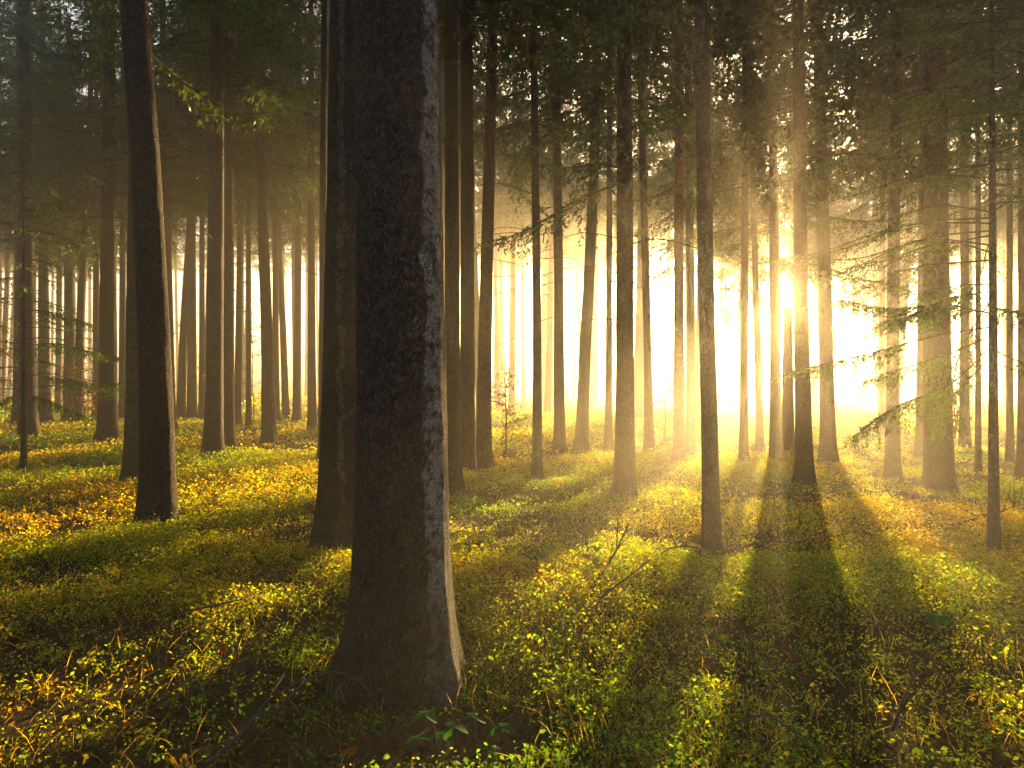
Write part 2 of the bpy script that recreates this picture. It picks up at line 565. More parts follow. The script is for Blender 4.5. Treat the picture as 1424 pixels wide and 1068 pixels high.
tree("thin trunk with a sunlit edge just right of the dark leaning trunk", (238, 600), [(233, 350), (226, 0)], 12, "red", 6.0, MD)
tree("straight brown trunk alone in a gap left of the dark leaning trunk", (150, 612), [(151, 300), (152, 50)], 22, "brown", 5.5, MD, 1.0, 3)
tree("broad dark trunk at the far left, behind the thin leafy sapling", (40, 606), [(36, 300), (34, 30)], 21, "brown", 5.0, MD, 1.0, 3)
tree("trunk next to the broad far left trunk, standing in rust coloured shrubs", (62, 584), [(60, 300)], 14, "brown", 6.0, MD)
tree("upright dark trunk between rust coloured shrubs and the far left sapling branches", (97, 582), [(96, 300)], 14, "brown", 6.0, MD, 0.9, 2)
tree("slim trunk tilting right, left of the lone straight brown trunk", (108, 586), [(113, 420), (121, 280)], 11, "brown", 6.5, MD)
tree("narrow trunk close behind the left side of the lone straight brown trunk", (134, 584), [(134, 300)], 9, "red", 7.0, MD)
tree("narrow trunk close behind the right side of the lone straight brown trunk", (170, 586), [(171, 300)], 9, "brown", 7.0, MD)
tree("grey plated trunk with a bright strip of sun down its right edge", (297, 636), [(299, 480), (301, 300), (302, 80)], 22, "grey", 7.0, MD, 1.0, 2, sides=32, step=0.1)
tree("reddish trunk directly behind the grey plated trunk", (316, 622), [(317, 400), (318, 80)], 17, "red", 7.2, MD)
tree("brown trunk leaning left above orange bilberry bushes", (374, 612), [(371, 450), (365, 300), (360, 120)], 16, "brown", 6.2, MD, 0.95, 2)
tree("left one of two hazy trunks beside the pale gap left of the grey trunk", (251, 584), [(256, 450), (264, 320)], 11, "brown", 8.0, FR)
tree("right one of two hazy trunks beside the pale gap left of the grey trunk", (267, 584), [(267, 320)], 12, "brown", 8.0, FR)
tree("hazy thin trunk touching the left side of the grey plated trunk", (281, 584), [(281, 320)], 8, "brown", 8.5, FR)
tree("slender trunk just right of the reddish trunk", (330, 592), [(333, 400)], 9, "brown", 7.5, FR)
tree("very thin trunk between the reddish trunk and the one leaning over orange bushes", (346, 596), [(346, 350)], 7, "brown", 6.8, FR, 0.9)
tree("trunk just behind the right edge of the left leaning trunk over orange bushes", (384, 588), [(383, 350)], 9, "brown", 8.0, FR)
tree("slightly tilted trunk right of the left leaning trunk over orange bushes", (398, 584), [(394, 470), (388, 330)], 9, "brown", 8.5, FR)
tree("straight amber trunk in the glowing gap left of the weathered thick trunk", (413, 590), [(415, 330)], 10, "red", 8.5, FR)
tree("amber trunk nearest to the weathered thick trunk in the glowing gap", (434, 600), [(433, 330)], 11, "brown", 8.5, FR)
tree("thin brown trunk touching the left edge of the weathered thick trunk", (448, 640), [(449, 300), (451, 0)], 10, "brown", 8.5, MD)
tree("dark brown trunk just right of the massive trunk", (629, 668), [(629, 400), (627, 0)], 21, "brown", 7.0, MD, 1.0, sides=28)
tree("wide amber trunk close to the dark one right of the massive trunk", (650, 644), [(650, 400), (649, 0)], 20, "brown", 7.5, MD, sides=24)
tree("trunk tilting right with a reddish upper stem beside the wide amber trunk", (672, 638), [(675, 450), (681, 200), (686, 0)], 19, "red", 8.0, MD, taper=0.7)
_, ax747 = tree("slim straight dark trunk with bare side twigs in front of the golden mist", (747, 656), [(747, 450), (744, 200), (741, 0)], 12, "brown", 6.4, MD, 0.8, 0, flare=0.3)
tree("misty trunk just right of the slim dark trunk with bare side twigs", (778, 624), [(777, 400), (773, 100)], 14, "brown", 6.6, FR, 1.0, 3)
tree("misty trunk slanting right, widening to its foot, in the bright golden gap", (808, 624), [(813, 500), (822, 330)], 16, "brown", 8.0, FR)
tree("sturdy brown trunk with drooping needle boughs in the middle of the picture", (869, 682), [(869, 400), (868, 100), (867, 0)], 24, "brown", 4.0, NR, 0.95, 3, flare=0.35, sides=36, step=0.08)
tree("thin trunk tilting left right of the sturdy trunk with drooping boughs", (903, 626), [(900, 450), (893, 200)], 11, "brown", 7.5, MD, 1.0)
tree("hazy trunk left of a close pair, standing in pale mist", (944, 640), [(944, 400), (944, 0)], 14, "red", 8.0, MD, 1.0, 2)
tree("hazy narrow trunk right of the close pair, nearly touching the grey slim pole trunk", (961, 628), [(960, 400), (957, 50)], 12, "brown", 8.0, MD)
tree("slim grey pole of a trunk leaning left, dead twigs at its foot", (990, 748), [(986, 560), (981, 380), (975, 0)], 21, "grey", 7.6, NR, 0.8, 3, flare=0.2, sides=36, step=0.07, taper=0.35)
tree("hazy trunk right of the slim grey pole trunk", (1034, 640), [(1035, 400)], 10, "brown", 4.6, MD, 0.85, 2)
tree("thin bent trunk between the hazy trunk and the sun", (1057, 628), [(1053, 450), (1048, 300)], 9, "brown", 4.3, MD, 0.8)
tree("hazy trunk immediately left of the sun", (1079, 640), [(1078, 500), (1076, 300), (1074, 150)], 14, "brown", 3.5, NR, 0.9)
tree("thin trunk cut short directly below the sun, left of the dark trunk with the long shadow", (1095, 628), [], 13, "brown", None, None, 1.0, 3, taper=0.15, H=2.95, dz=(1.2, 2.8), name="cut_trunk")  # trunk cut below the sun and widened to block its low light in haze
tree("dark trunk immediately right of the sun casting a long shadow", (1119, 666), [(1114, 450), (1112, 250), (1110, 0)], 19, "brown", 4.6, NR, 1.0, 2, flare=0.45, sides=32, step=0.08)
tree("pale hazy trunk crossed by a sunbeam right of the dark trunk beside the sun", (1152, 640), [(1147, 400), (1140, 150)], 18, "brown", 5.2, MD, 1.0)
tree("upright trunk crossed by the spruce boughs, left of the broad flared trunk", (1241, 660), [(1241, 450), (1246, 150), (1247, 0)], 16, "brown", 6.5, MD, 0.9, 2)
tree("very thin trunk behind the boughs, left of the upright trunk they cross", (1226, 604), [(1227, 300)], 8, "brown", 7.0, FR)
tree("broad trunk with a strongly flared foot behind the spruce boughs", (1306, 672), [(1302, 450), (1301, 200), (1300, 0)], 32, "brown", 5.0, NR, 1.0, 2, flare=0.35, sides=40, step=0.08)
tree("hazy trunk showing along the left edge of the broad flared trunk", (1281, 630), [(1283, 400)], 13, "brown", 7.0, MD)
tree("thin dark trunk between the broad flared trunk and the young spruce", (1360, 648), [(1360, 400)], 7, "brown", 7.0, MD, 0.8)
tree("hazy trunk right of the foot of the broad flared trunk", (1341, 620), [(1341, 350)], 11, "brown", 7.0, FR)
tree("brown trunk cut by the right edge of the picture", (1424, 654), [(1423, 300)], 14, "brown", 4.6, MD, 1.0, 2)
tree("hazy trunk left of the one cut by the right picture edge", (1404, 636), [(1404, 350)], 8, "brown", 6.5, FR)
tree("narrow misty trunk standing between the sturdy trunk with drooping boughs and the slanting misty one", (846, 622), [(847, 400)], 9, "brown", 7.5, FR)

# snapped branch stubs on the massive trunk
big = [o for o in bpy.data.objects if o.parent is None and o.get("label", "").startswith("massive dark")][0]
rs = np.random.default_rng(31)
for px, py in ((524, 236), (602, 346), (606, 572), (538, 470), (570, 150), (590, 690), (515, 610), (548, 330)):
    q = at(px, py, 3.5)
    cxp = np.interp(py, [0, 250, 530, 960], [552, 555, 559, 561])
    o_ = (px - cxp) / 59.0 * 0.205
    yy = -math.sqrt(max(0.0004, 0.205 ** 2 - o_ ** 2))
    c0 = np.array([(cxp - CX) / FPX * 3.5 - big.location.x + o_, yy, q[2] - big.location.z])
    dr = unit(np.array([[o_, yy, 0.02]]))[0]
    b = Bag()
    l = rs.uniform(0.012, 0.04)
    tube(b, [c0 - dr * 0.03, c0 + dr * 0.008, c0 + dr * (0.015 + l), c0 + dr * (0.017 + l)], [0.02, 0.013, 0.009, 0.0005], 9)
    b.build("branch_stub", [M_TWIG], big, True)

# bare twigs of the slim dark trunk
t747 = [o for o in bpy.data.objects if o.parent is None and o.get("label", "").startswith("slim straight dark trunk")][0]
rg = np.random.default_rng(5)
for z, a, L in ((4.5, 3.4, 1.7), (3.9, 3.0, 1.4), (4.2, -0.3, 1.5), (3.2, 0.2, 1.6), (3.05, -0.15, 1.5), (2.9, 3.3, 1.0), (5.2, 0.3, 1.4), (5.0, 2.8, 1.5), (5.6, -0.5, 1.2), (2.5, 0.1, 0.9), (2.2, 3.1, 0.7)):
    p = np.array([np.interp(z, ax747[:, 2], ax747[:, 0]), 0, z])
    dead_branch(t747, p, a, L, 0.25, rg, 0.008, 0.35)

# --- the forest behind: each trunk its own tree
rb = np.random.default_rng(77)
placed = [(x, y) for x, y, r in TRUNKS]
sd = SUN[:2] / np.linalg.norm(SUN[:2])
n_bg = 0
tries = 0
zones = [("hazy spruce in the dim crowded background left of the massive trunk", "background spruces left of the massive trunk"),
         ("misty spruce in the golden background right of the massive trunk", "background spruces in the golden mist"),
         ("faint spruce in the white glare of the background around the sun", "background spruces in the glare")]
kinds = [("slender hazy spruce trunk far back among many in the mist", "brown", 0.13), ("stout misty spruce trunk far back among many in the mist", "brown", 0.2), ("reddish hazy spruce trunk far back among many in the mist", "red", 0.16)]
while n_bg < 215 and tries < 9000:
    tries += 1
    y = 20 + 56 * rb.random() ** 0.8 if n_bg < 150 else rb.uniform(56, 79)
    x = rb.uniform(-0.98, 0.9) * y
    if min((x - a) ** 2 + (y - b) ** 2 for a, b in placed) < 1.9 ** 2:
        continue
    lat = abs(x * sd[1] - y * sd[0])
    if lat < 0.6:
        continue
    if x > 0 and y < 30 and rb.random() < 0.5 or x < -2 and rb.random() < (0.3 if y < 45 else 0.55):
        continue
    rim = False
    for rx, ry, rz in ((-3.9, 7.9, 4.4), (-5.7, 13.0, 3.0), (-4.2, 9.5, 4.0), (-1.0, 6.2, 3.5)):
        tt = (x - rx) * sd[0] + (y - ry) * sd[1]
        if tt > 0 and abs((x - rx) * sd[1] - (y - ry) * sd[0]) < 0.35:
            rim = True
    if rim:
        continue
    placed.append((x, y))
    _, bk, r0 = kinds[int(rb.integers(0, 3))]
    q = CX + FPX * x / y
    lab, grp = zones[0 if q < 480 else 1 if q < 900 else 2]
    r = r0 * rb.uniform(0.85, 1.2) * (1 if n_bg < 150 else 0.9)
    px = CX + FPX * x / y
    base_y = CY + FPX * EYE / y
    sunward = x > 0 and lat < 6
    cr = 3.4 + (0.112 if sunward else 0.165) * y + (rb.uniform(-1.6, 4.5) if sunward else rb.uniform(-1.3, 1.8))
    if sunward and 16 < y < 46:
        zs_ = EYE + math.tan(SUN_EL) / math.cos(SUN_AZ) * y
        cr = zs_ + 0.9 + rb.uniform(0, 0.8) if lat < 1.7 else zs_ - 0.5 + rb.uniform(-1.0, 1.3) if rb.random() < 0.66 else zs_ + rb.uniform(3, 5)
    cr = min(cr, 13.4)
    for rx, ry, rz in ((-3.9, 7.9, 5.5), (-5.7, 13.0, 3.5)):
        tt = (x - rx) * sd[0] + (y - ry) * sd[1]
        if tt > 0 and abs((x - rx) * sd[1] - (y - ry) * sd[0]) < 2.6:
            cr = min(13.4, max(cr, rz + 1.0 + tt * math.tan(SUN_EL)))
    if lat < 1.6 and y > 45 and n_bg < 150:
        cr = max(cr, 3.2 + 0.125 * y)
    tree(lab, (px, base_y), [(px + rb.normal(0, 0.15) * FPX / y, CY - 0.12 * FPX)], r * 2 * FPX / y, bk, cr, FR, rb.uniform(0.85, 1.05), 0, sides=10, Y=y, step=0.4, group=grp, seed=int(rb.integers(0, 99999)), rough=0.04)
    n_bg += 1


# the same forest goes on behind and beside the camera
nb = 0
while nb < 38:
    x, y = rb.uniform(-30, 30), rb.uniform(-26, 14)
    if abs(x) < 0.95 * max(y, 0) + 2.0 or y > -2.5 and abs(x) < 4 or min((x - a) ** 2 + (y - b) ** 2 for a, b in placed) < 2.6 ** 2:
        continue
    placed.append((x, y))
    tree("brown spruce of the forest around the camera, outside the picture", None, [], 0, "brown", rb.uniform(4.5, 7.0), FR, 1.0, sides=10, step=0.4, seed=900 + nb, xy=(x, y), r0=rb.uniform(0.13, 0.2), group="spruces around the camera")
    nb += 1

# ------------------------------------------------------------------ young spruces
def px_branch(root, pxs, Y, dys, r, rng, start, fill, hang, tint):
    o = np.array(root.location)
    pts = [at(px, py, Y + dy) - o for (px, py), dy in zip(pxs, dys)]
    wood = Bag()
    c = spline(pts, 14)
    tube(wood, c, np.linspace(r, 0.003, 14), 6)
    b = wood.build("branch", [M_TWIG], root, True)
    sp = Bag()
    bough(sp, pts, 0.003, rng, 0.014, 0.38, 0.011, 0.044, 0.011, start * 0.7, hang, tint, 3, fill)
    sp.build("needles", [M_NEEDLE, M_TWIG], b)


def young_spruce(label, base, w, eye, H, z0, Lmax, nbr, explicit, seed, q, lean=0.0):
    rng = np.random.default_rng(seed)
    Y = FPX * eye / (base[1] - CY)
    x = (base[0] - CX) / FPX * Y
    g = float(ground_z(x, Y))
    root = empty("young_spruce", (x, Y, g), label, "tree")
    r = w / FPX * Y / 2
    zz = np.linspace(-0.2, H, 30)
    axis = np.stack([lean * zz, 0 * zz, zz], 1)
    me = trunk_mesh("trunk", axis, r * np.clip(1.05 - zz / H, 0.08, 1.1), M_GREY, 16, 0.3, seed, 0.05, 4, 0.1)
    link(bpy.data.objects.new("trunk", me), root)
    TRUNKS.append((x, Y, r))
    bag = Bag()
    for i in range(nbr):
        t = (i + rng.random()) / nbr
        z = z0 + t * (H - z0)
        L = Lmax * (1 - t) ** 0.6 * rng.uniform(0.6, 1.1)
        a = rng.uniform(0, 6.28)
        d = np.array([math.cos(a), math.sin(a), 0])
        p0 = np.array([lean * z, 0, z])
        pts = [p0, p0 + d * L * 0.35 + [0, 0, 0.02 * L], p0 + d * L * 0.7 + [0, 0, -0.08 * L], p0 + d * L + [0, 0, -0.12 * L + rng.uniform(-0.1, 0.1)]]
        bough(bag, pts, 0.008, rng, 0.045 * q, 0.36, 0.018 * q, 0.042 * q, 0.012 * q, 0.2, rng.uniform(0.2, 0.7), GREEN * rng.uniform(1.0, 2.0), 4, 0.85)
    bag.build("crown", [M_NEEDLE, M_TWIG], root)
    for pxs, dys, rr, st, fl, hg in explicit:
        px_branch(root, pxs, Y, dys, rr, rng, st, fl, hg, GREEN * rng.uniform(1.0, 1.8))
    return root


EX = [
    ([(1378, 436), (1310, 424), (1235, 430), (1172, 417)], (0, .1, .2, .3), .010, .15, .95, .35),
    ([(1376, 455), (1300, 468), (1200, 494), (1095, 518)], (0, -.1, -.2, -.3), .010, .55, .8, .5),
    ([(1374, 468), (1320, 492), (1255, 512), (1200, 530)], (0, .15, .3, .45), .009, .4, .9, .7),
    ([(1373, 486), (1320, 535), (1245, 566), (1180, 612)], (0, -.15, -.3, -.45), .008, .45, .75, .8),
    ([(1373, 500), (1345, 530), (1318, 560), (1300, 600)], (0, .2, .4, .5), .007, .3, .8, .9),
    ([(1382, 486), (1410, 500), (1450, 512)], (0, .1, .2), .008, .6, .5, .5),
    ([(1382, 505), (1410, 514), (1450, 530)], (0, -.1, -.2), .006, .6, .4, .5),
    ([(1380, 428), (1420, 436), (1470, 452)], (0, .1, .2), .010, .1, 1.0, .3),
    ([(1378, 405), (1320, 415), (1265, 440), (1225, 448)], (0, -.2, -.35, -.5), .009, .2, .95, .5),
    ([(1376, 420), (1345, 470), (1325, 530), (1330, 600)], (0, .3, .6, .7), .007, .3, .8, .9),
    ([(1378, 395), (1330, 398), (1280, 410), (1240, 395)], (0, .2, .4, .5), .009, .15, .95, .4),
]
young_spruce("young spruce with long low boughs reaching left across the bright mist", (1382, 748), 13, 1.36, 8.0, 2.6, 2.1, 110, EX, 8, 0.9, -0.004)
EXL = [
    ([(34, 520), (90, 528), (150, 536), (204, 520)], (0, .2, .3, .4), .007, .2, .9, .4),
    ([(34, 480), (80, 478), (130, 490), (175, 500)], (0, -.2, -.3, -.4), .007, .2, .9, .5),
    ([(34, 545), (70, 560), (120, 580)], (0, -.2, -.4), .006, .2, .9, .5),
    ([(33, 430), (80, 436), (130, 452)], (0, .3, .5), .007, .2, .9, .5),
    ([(33, 540), (10, 556), (-20, 570)], (0, .1, .2), .006, .2, .9, .5),
]
young_spruce("thin dark sapling spruce with level branches at the far left", (33, 652), 7, 1.4, 6.0, 1.3, 1.5, 46, EXL, 9, 1.5)


def gold_sapling(label, px, Y, H, spread, seed, tint):
    rng = np.random.default_rng(seed)
    x = (px - CX) / FPX * Y
    g = float(ground_z(x, Y))
    root = empty("leafy_sapling", (x, Y, g), label, "tree")
    zz = np.linspace(-0.1, H, 12)
    w = rng.normal(0, 0.06, (12, 2)).cumsum(0) * 0.4
    st = Bag()
    tube(st, np.stack([w[:, 0], w[:, 1], zz], 1), np.linspace(0.022, 0.004, 12), 6)
    lf = Bag()
    for i in range(26):
        t = 0.2 + 0.8 * i / 26
        k = int(t * 11)
        p = np.array([w[k, 0], w[k, 1], zz[k]])
        a = rng.uniform(0, 6.28)
        L = spread * (1.1 - 0.7 * t) * rng.uniform(0.5, 1.1)
        d = np.array([math.cos(a), math.sin(a), 0.35])
        c = spline([p, p + d * L * 0.5, p + d * L + [0, 0, -0.15 * L]], 6)
        tube(st, c, np.linspace(0.008, 0.002, 6), 4)
        n = int(60 * L)
        Q = c[rng.integers(1, 6, n)] + rng.normal(0, 0.09, (n, 3))
        D = rng.normal(size=(n, 3)) * [1, 1, 0.4] + [0, 0, -0.3]
        blades(lf, Q, D, rng.uniform(0.06, 0.1, n), rng.uniform(0.035, 0.055, n), tint * rng.uniform(0.6, 1.3, (n, 1)), rng, up=np.array([0, 0, 1.0]))
    st.build("trunk", [M_TWIG], root, True)
    lf.build("crown", [M_BROAD], root)


YEL, ORG = np.array([0.2, 0.17, 0.02]), np.array([0.2, 0.09, 0.02])  # yellow carries the backlit gold of low crowns in the leaf colour
gold_sapling("small spruce sapling, backlit glow painted into yellow leaves, right of the right tilting reddish trunk", 702, 14.5, 2.0, 0.75, 1, YEL)  # small backlit spruce built as a leafy sapling, glow put in its tint
gold_sapling("yellow leafed sapling between the grey plated trunk and the pale gap", 262, 27, 4.6, 1.8, 2, YEL)
gold_sapling("golden sapling behind the left leaning trunk over orange bushes", 352, 24, 5.4, 1.6, 3, YEL)
gold_sapling("amber leafed sapling left of the lone straight brown trunk", 118, 22, 2.6, 1.4, 4, ORG * 1.1)
gold_sapling("orange leafed sapling in mist behind the pair of hazy trunks near the slim grey pole", 925, 17, 1.8, 0.8, 5, ORG)
gold_sapling("yellow green sapling behind the broad far left trunk", 15, 20, 4.2, 1.6, 6, YEL * 0.8)

# ------------------------------------------------------------------ ground sheet
def grid_ground():
    def axis(lo, hi, fine_lo, fine_hi, f, c):
        a = list(np.arange(fine_lo, fine_hi, f))
        v, s = a[-1], f
        while v < hi:
            s = min(s * 1.25, c)
            v += s
            a.append(min(v, hi))
        v, s = a[0], f
        while v > lo:
            s = min(s * 1.25, c)
            v -= s
            a.insert(0, max(v, lo))
        return np.array(a)
    X, Y = axis(-110, 110, -9, 9, 0.12, 5), axis(-30, 118, 0.5, 14, 0.12, 5)
    gx, gy = np.meshgrid(X, Y)
    V = np.stack([gx, gy, ground_z(gx, gy)], -1).reshape(-1, 3)
    nx = len(X)
    i = np.arange(len(Y) - 1)[:, None] * nx + np.arange(nx - 1)[None]
    F = np.stack([i, i + 1, i + nx + 1, i + nx], -1).reshape(-1, 4)
    o = link(bpy.data.objects.new("ground", make_mesh("ground", V, F, [M_GROUND], smooth=True)))
    o["kind"] = "structure"


grid_ground()

# ------------------------------------------------------------------ undergrowth (nobody could count it)
TR = np.array(TRUNKS)


def patchiness(x, y):
    p = fbm(x * 0.55 + 11, y * 0.55, 0, 21, 3)
    for cx, cy, rx, ry in ((-0.55, 3.0, 1.0, 0.45), (2.1, 6.3, 1.5, 0.5), (-0.2, 6.0, 0.8, 0.4), (-3.3, 5.0, 0.5, 0.4)):
        p = p - 0.35 * np.exp(-(((x - cx) / rx) ** 2 + ((y - cy) / ry) ** 2))
    return p


def near_trunk(x, y):
    d = np.full(len(x), 9.0)
    for tx, ty, r in TR:
        if ty < 16:
            d = np.minimum(d, np.hypot(x - tx, y - ty) - 1.3 * r)
    d = np.where(np.hypot((x + 0.28) / 0.36, (y - 2.83) / 0.22) < 1, -1, d)
    return d


PAL = np.array([[0.07, 0.115, 0.016], [0.105, 0.14, 0.016], [0.16, 0.155, 0.018], [0.04, 0.095, 0.018], [0.145, 0.105, 0.016], [0.2, 0.16, 0.03]])


def plant_positions(n, y0, y1, rng, p=1.0):
    y = y0 + (y1 - y0) * rng.random(n * 2) ** p
    x = rng.uniform(-1, 1, n * 2) * (0.84 * y + 1.2)
    k = rng.random(n * 2) < (0.84 * y + 1.2) / (0.84 * y1 + 1.2)
    x, y = x[k][:n], y[k][:n]
    pt = patchiness(x, y)
    ok = (rng.random(len(x)) < np.clip((pt - 0.33) / 0.16, 0.28, 1)) & (near_trunk(x, y) > 0.02)
    return x[ok], y[ok], pt[ok]


def cover(bag, n, y0, y1, leaves, size, hgt, spread, rng, stems=False, p=1.0):
    x, y, pt = plant_positions(n, y0, y1, rng, p)
    m = len(x)
    h = hgt * np.clip(0.35 + 2.2 * (pt - 0.38), 0.3, 1.25) * rng.uniform(0.6, 1.25, m)
    h = h * np.clip(near_trunk(x, y) / 0.5 + 0.3, 0.35, 1)
    hue = fbm(x * 0.4 + 40, y * 0.4, 0, 33, 3) + rng.normal(0, 0.14, m) - 0.07 * (y < 4.2)  # nearest plants biased to darker greens, foreground shade put into colour
    cat = np.digitize(hue, [0.28, 0.40, 0.52, 0.59, 0.72])
    pal = np.array([3, 0, 1, 1, 2, 4])[cat]
    base = PAL[pal]
    z = ground_z(x, y)
    lean = rng.normal(0, 0.35, (m, 2))
    idx = np.repeat(np.arange(m), leaves)
    u = rng.random(len(idx)) ** 0.55
    P = np.stack([x[idx] + lean[idx, 0] * h[idx] * u, y[idx] + lean[idx, 1] * h[idx] * u, z[idx] + h[idx] * u], 1)
    P[:, :2] += rng.normal(0, spread, (len(idx), 2)) * (0.4 + u[:, None])
    a = rng.uniform(0, 6.28, len(idx))
    D = np.stack([np.cos(a), np.sin(a), rng.uniform(-0.8, 1.1, len(idx))], 1)
    c = base[idx] * rng.uniform(0.55, 1.4, (len(idx), 1)) * (1 + rng.normal(0, 0.08, (len(idx), 3)))
    s = size * rng.uniform(0.75, 1.25, len(idx)) * rng.choice([0.6, 0.8, 1.0, 1.25], m)[idx]
    blades(bag, P, D, s, s * rng.uniform(0.45, 0.65, len(idx)), np.clip(c, 0.004, 1), rng, up=np.array([0, 0, 0.5]), droop=0.15)
    if stems:
        k = np.repeat(np.arange(m), 2)
        Q = np.stack([x[k], y[k], z[k]], 1) + rng.normal(0, 0.012, (len(k), 3)) * [1, 1, 0]
        Dd = np.stack([lean[k, 0], lean[k, 1], np.ones(len(k))], 1) + rng.normal(0, 0.2, (len(k), 3))
        blades(bag, Q, Dd, h[k] * 1.0, 0.0035, np.array([0.06, 0.05, 0.02]), rng)


def grass(bag, n, y0, y1, L, W, rng):
    x, y, pt = plant_positions(n, y0, y1, rng)
    m = len(x)
    k = noise(x * 0.5 + 7, y * 0.5, 0, 55) > 0.35
    x, y, m = x[k], y[k], int(k.sum())
    P = np.stack([x, y, ground_z(x, y)], 1)
    D = np.stack([rng.normal(0, 0.5, m), rng.normal(0, 0.5, m), np.ones(m)], 1)
    c = np.array([[0.10, 0.12, 0.02], [0.16, 0.14, 0.04], [0.2, 0.15, 0.06]])[rng.integers(0, 3, m)] * rng.uniform(0.6, 1.2, (m, 1))
    blades(bag, P, D, L * rng.uniform(0.5, 1.3, m), W, c, rng, droop=0.25, mid=0.4)


rc = np.random.default_rng(4)
und = Bag()
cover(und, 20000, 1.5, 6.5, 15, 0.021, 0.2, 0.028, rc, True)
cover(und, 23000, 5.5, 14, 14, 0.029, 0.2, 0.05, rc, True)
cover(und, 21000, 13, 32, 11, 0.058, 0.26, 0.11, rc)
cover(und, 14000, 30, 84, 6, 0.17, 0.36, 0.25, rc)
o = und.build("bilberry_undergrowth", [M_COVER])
o["kind"] = "stuff"
o["label"] = "yellow green bilberry undergrowth covering the forest floor"
gr = Bag()
grass(gr, 34000, 1.5, 9, 0.17, 0.0032, rc)
grass(gr, 16000, 8, 25, 0.24, 0.008, rc)
o = gr.build("grass", [M_COVER])
o["kind"] = "stuff"
o["label"] = "thin grass blades among the bilberry leaves"
li = Bag()
n = 60000
y = 1.4 + 12 * rc.random(n)
x = rc.uniform(-1, 1, n) * (0.84 * y + 1)
P = np.stack([x, y, ground_z(x, y) + 0.012], 1)
a = rc.uniform(0, 6.28, n)
D = np.stack([np.cos(a), np.sin(a), rc.normal(0, 0.12, n)], 1)
lt = rc.random(n) < 0.3
Ls = np.where(lt, rc.uniform(0.02, 0.05, n), rc.uniform(0.03, 0.16, n))
Ws = np.where(lt, Ls * 0.6, 0.003)
cc = 0.6 * np.array([[0.10, 0.05, 0.02], [0.13, 0.075, 0.035], [0.06, 0.04, 0.025], [0.16, 0.105, 0.06]])[rc.integers(0, 4, n)]
blades(li, P, D, Ls, Ws, cc, rc, up=np.array([0, 0, 2.0]))
o = li.build("leaf_litter", [M_BROAD])
o["kind"] = "stuff"
o["label"] = "brown needles and dead leaves lying on the ground"


# ------------------------------------------------------------------ small things on the forest floor
def fallen(label, pxs, hs, r, seed, twigs=6, name="fallen_branch"):
    """a dead branch lying on the undergrowth; hs = heights above the ground along it"""
    rng = np.random.default_rng(seed)
    pts = []
    for (px, py), h in zip(pxs, hs):
        Y = FPX * (EYE - h) / (py - CY)
        X = (px - CX) / FPX * Y
        pts.append(np.array([X, Y, float(ground_z(X, Y)) + h]))
    c = spline(pts, 16)
    o = c[0].copy()
    bag = Bag()
    tube(bag, c - o, np.linspace(r, r * 0.35, 16) * rng.uniform(0.85, 1.15, 16), 7)
    L = np.linalg.norm(c[-1] - c[0])
    for k in rng.integers(3, 15, twigs):
        d = unit(np.array([unit(np.array([c[-1] - c[0]]))[0] * 0.6 + rng.normal(0, 0.6, 3) + [0, 0, 0.25]]))[0]
        l = rng.uniform(0.15, 0.4) * L
        tube(bag, [c[k] - o, c[k] - o + d * l * 0.5, c[k] - o + d * l + rng.normal(0, 0.02, 3)], [r * 0.45, r * 0.3, r * 0.12], 4)
    ob = bag.build(name, [M_TWIG], None, True)
    ob.location = o
    ob["label"] = label
    ob["category"] = "branch"
    return ob


def rise(label, px, py, dx, up, depth, r, seed, twigs, base_h=0.02):
    """a dead stick standing up out of the undergrowth"""
    Y = FPX * (EYE - base_h - 0.1) / (py - CY)
    X = (px - CX) / FPX * Y
    g = float(ground_z(X, Y))
    p1 = at(px + dx, py - up, Y + depth)
    p0 = np.array([X, Y, g])
    rng = np.random.default_rng(seed)
    c = spline([p0, p0 * 0.5 + p1 * 0.5 + rng.normal(0, 0.02, 3), p1], 10) - p0
    bag = Bag()
    tube(bag, c, np.linspace(r, r * 0.4, 10), 6)
    for k in rng.integers(3, 9, twigs):
        d = unit(np.array([c[-1] + rng.normal(0, 0.25, 3)]))[0]
        l = rng.uniform(0.1, 0.3)
        tube(bag, [c[k], c[k] + d * l * 0.5, c[k] + d * l], [r * 0.5, r * 0.35, r * 0.15], 4)
    ob = bag.build("dead_stick", [M_TWIG], None, True)
    ob.location = p0
    ob["label"] = label
    ob["category"] = "stick"


rise("short dead stick standing upright in the undergrowth below the sturdy trunk", 816, 752, -6, 38, 0, 0.012, 1, 0)
rise("forked dead stick slanting up right above glowing leaves", 833, 785, 42, 58, 0.1, 0.012, 2, 3)
rise("thin pale dead stick slanting right between the forked stick and the slim grey pole", 895, 748, 28, 22, 0.1, 0.008, 3, 1)
fallen("twiggy dead branch lying left of the foot of the slim grey pole trunk", [(982, 762), (955, 758), (930, 764), (912, 778)], (0.16, 0.2, 0.18, 0.1), 0.010, 4, 14)
fallen("dark dead branch lying right of the foot of the slim grey pole trunk", [(1022, 760), (1060, 750), (1100, 752), (1140, 764)], (0.12, 0.14, 0.15, 0.1), 0.008, 5, 14)
fallen("long dark branch slanting through the leaves in the lower middle", [(805, 860), (835, 825), (870, 800), (905, 775)], (0.08, 0.16, 0.2, 0.24), 0.012, 6, 5)
fallen("thin arching twig reaching onto the left foot of the massive trunk", [(380, 985), (440, 930), (500, 940), (540, 1000)], (0.05, 0.2, 0.16, 0.04), 0.007, 7, 4)
fallen("crooked dark twig lying in the shade left of the massive trunk", [(285, 1050), (330, 1010), (370, 965), (395, 930)], (0.05, 0.1, 0.14, 0.12), 0.010, 8, 6)
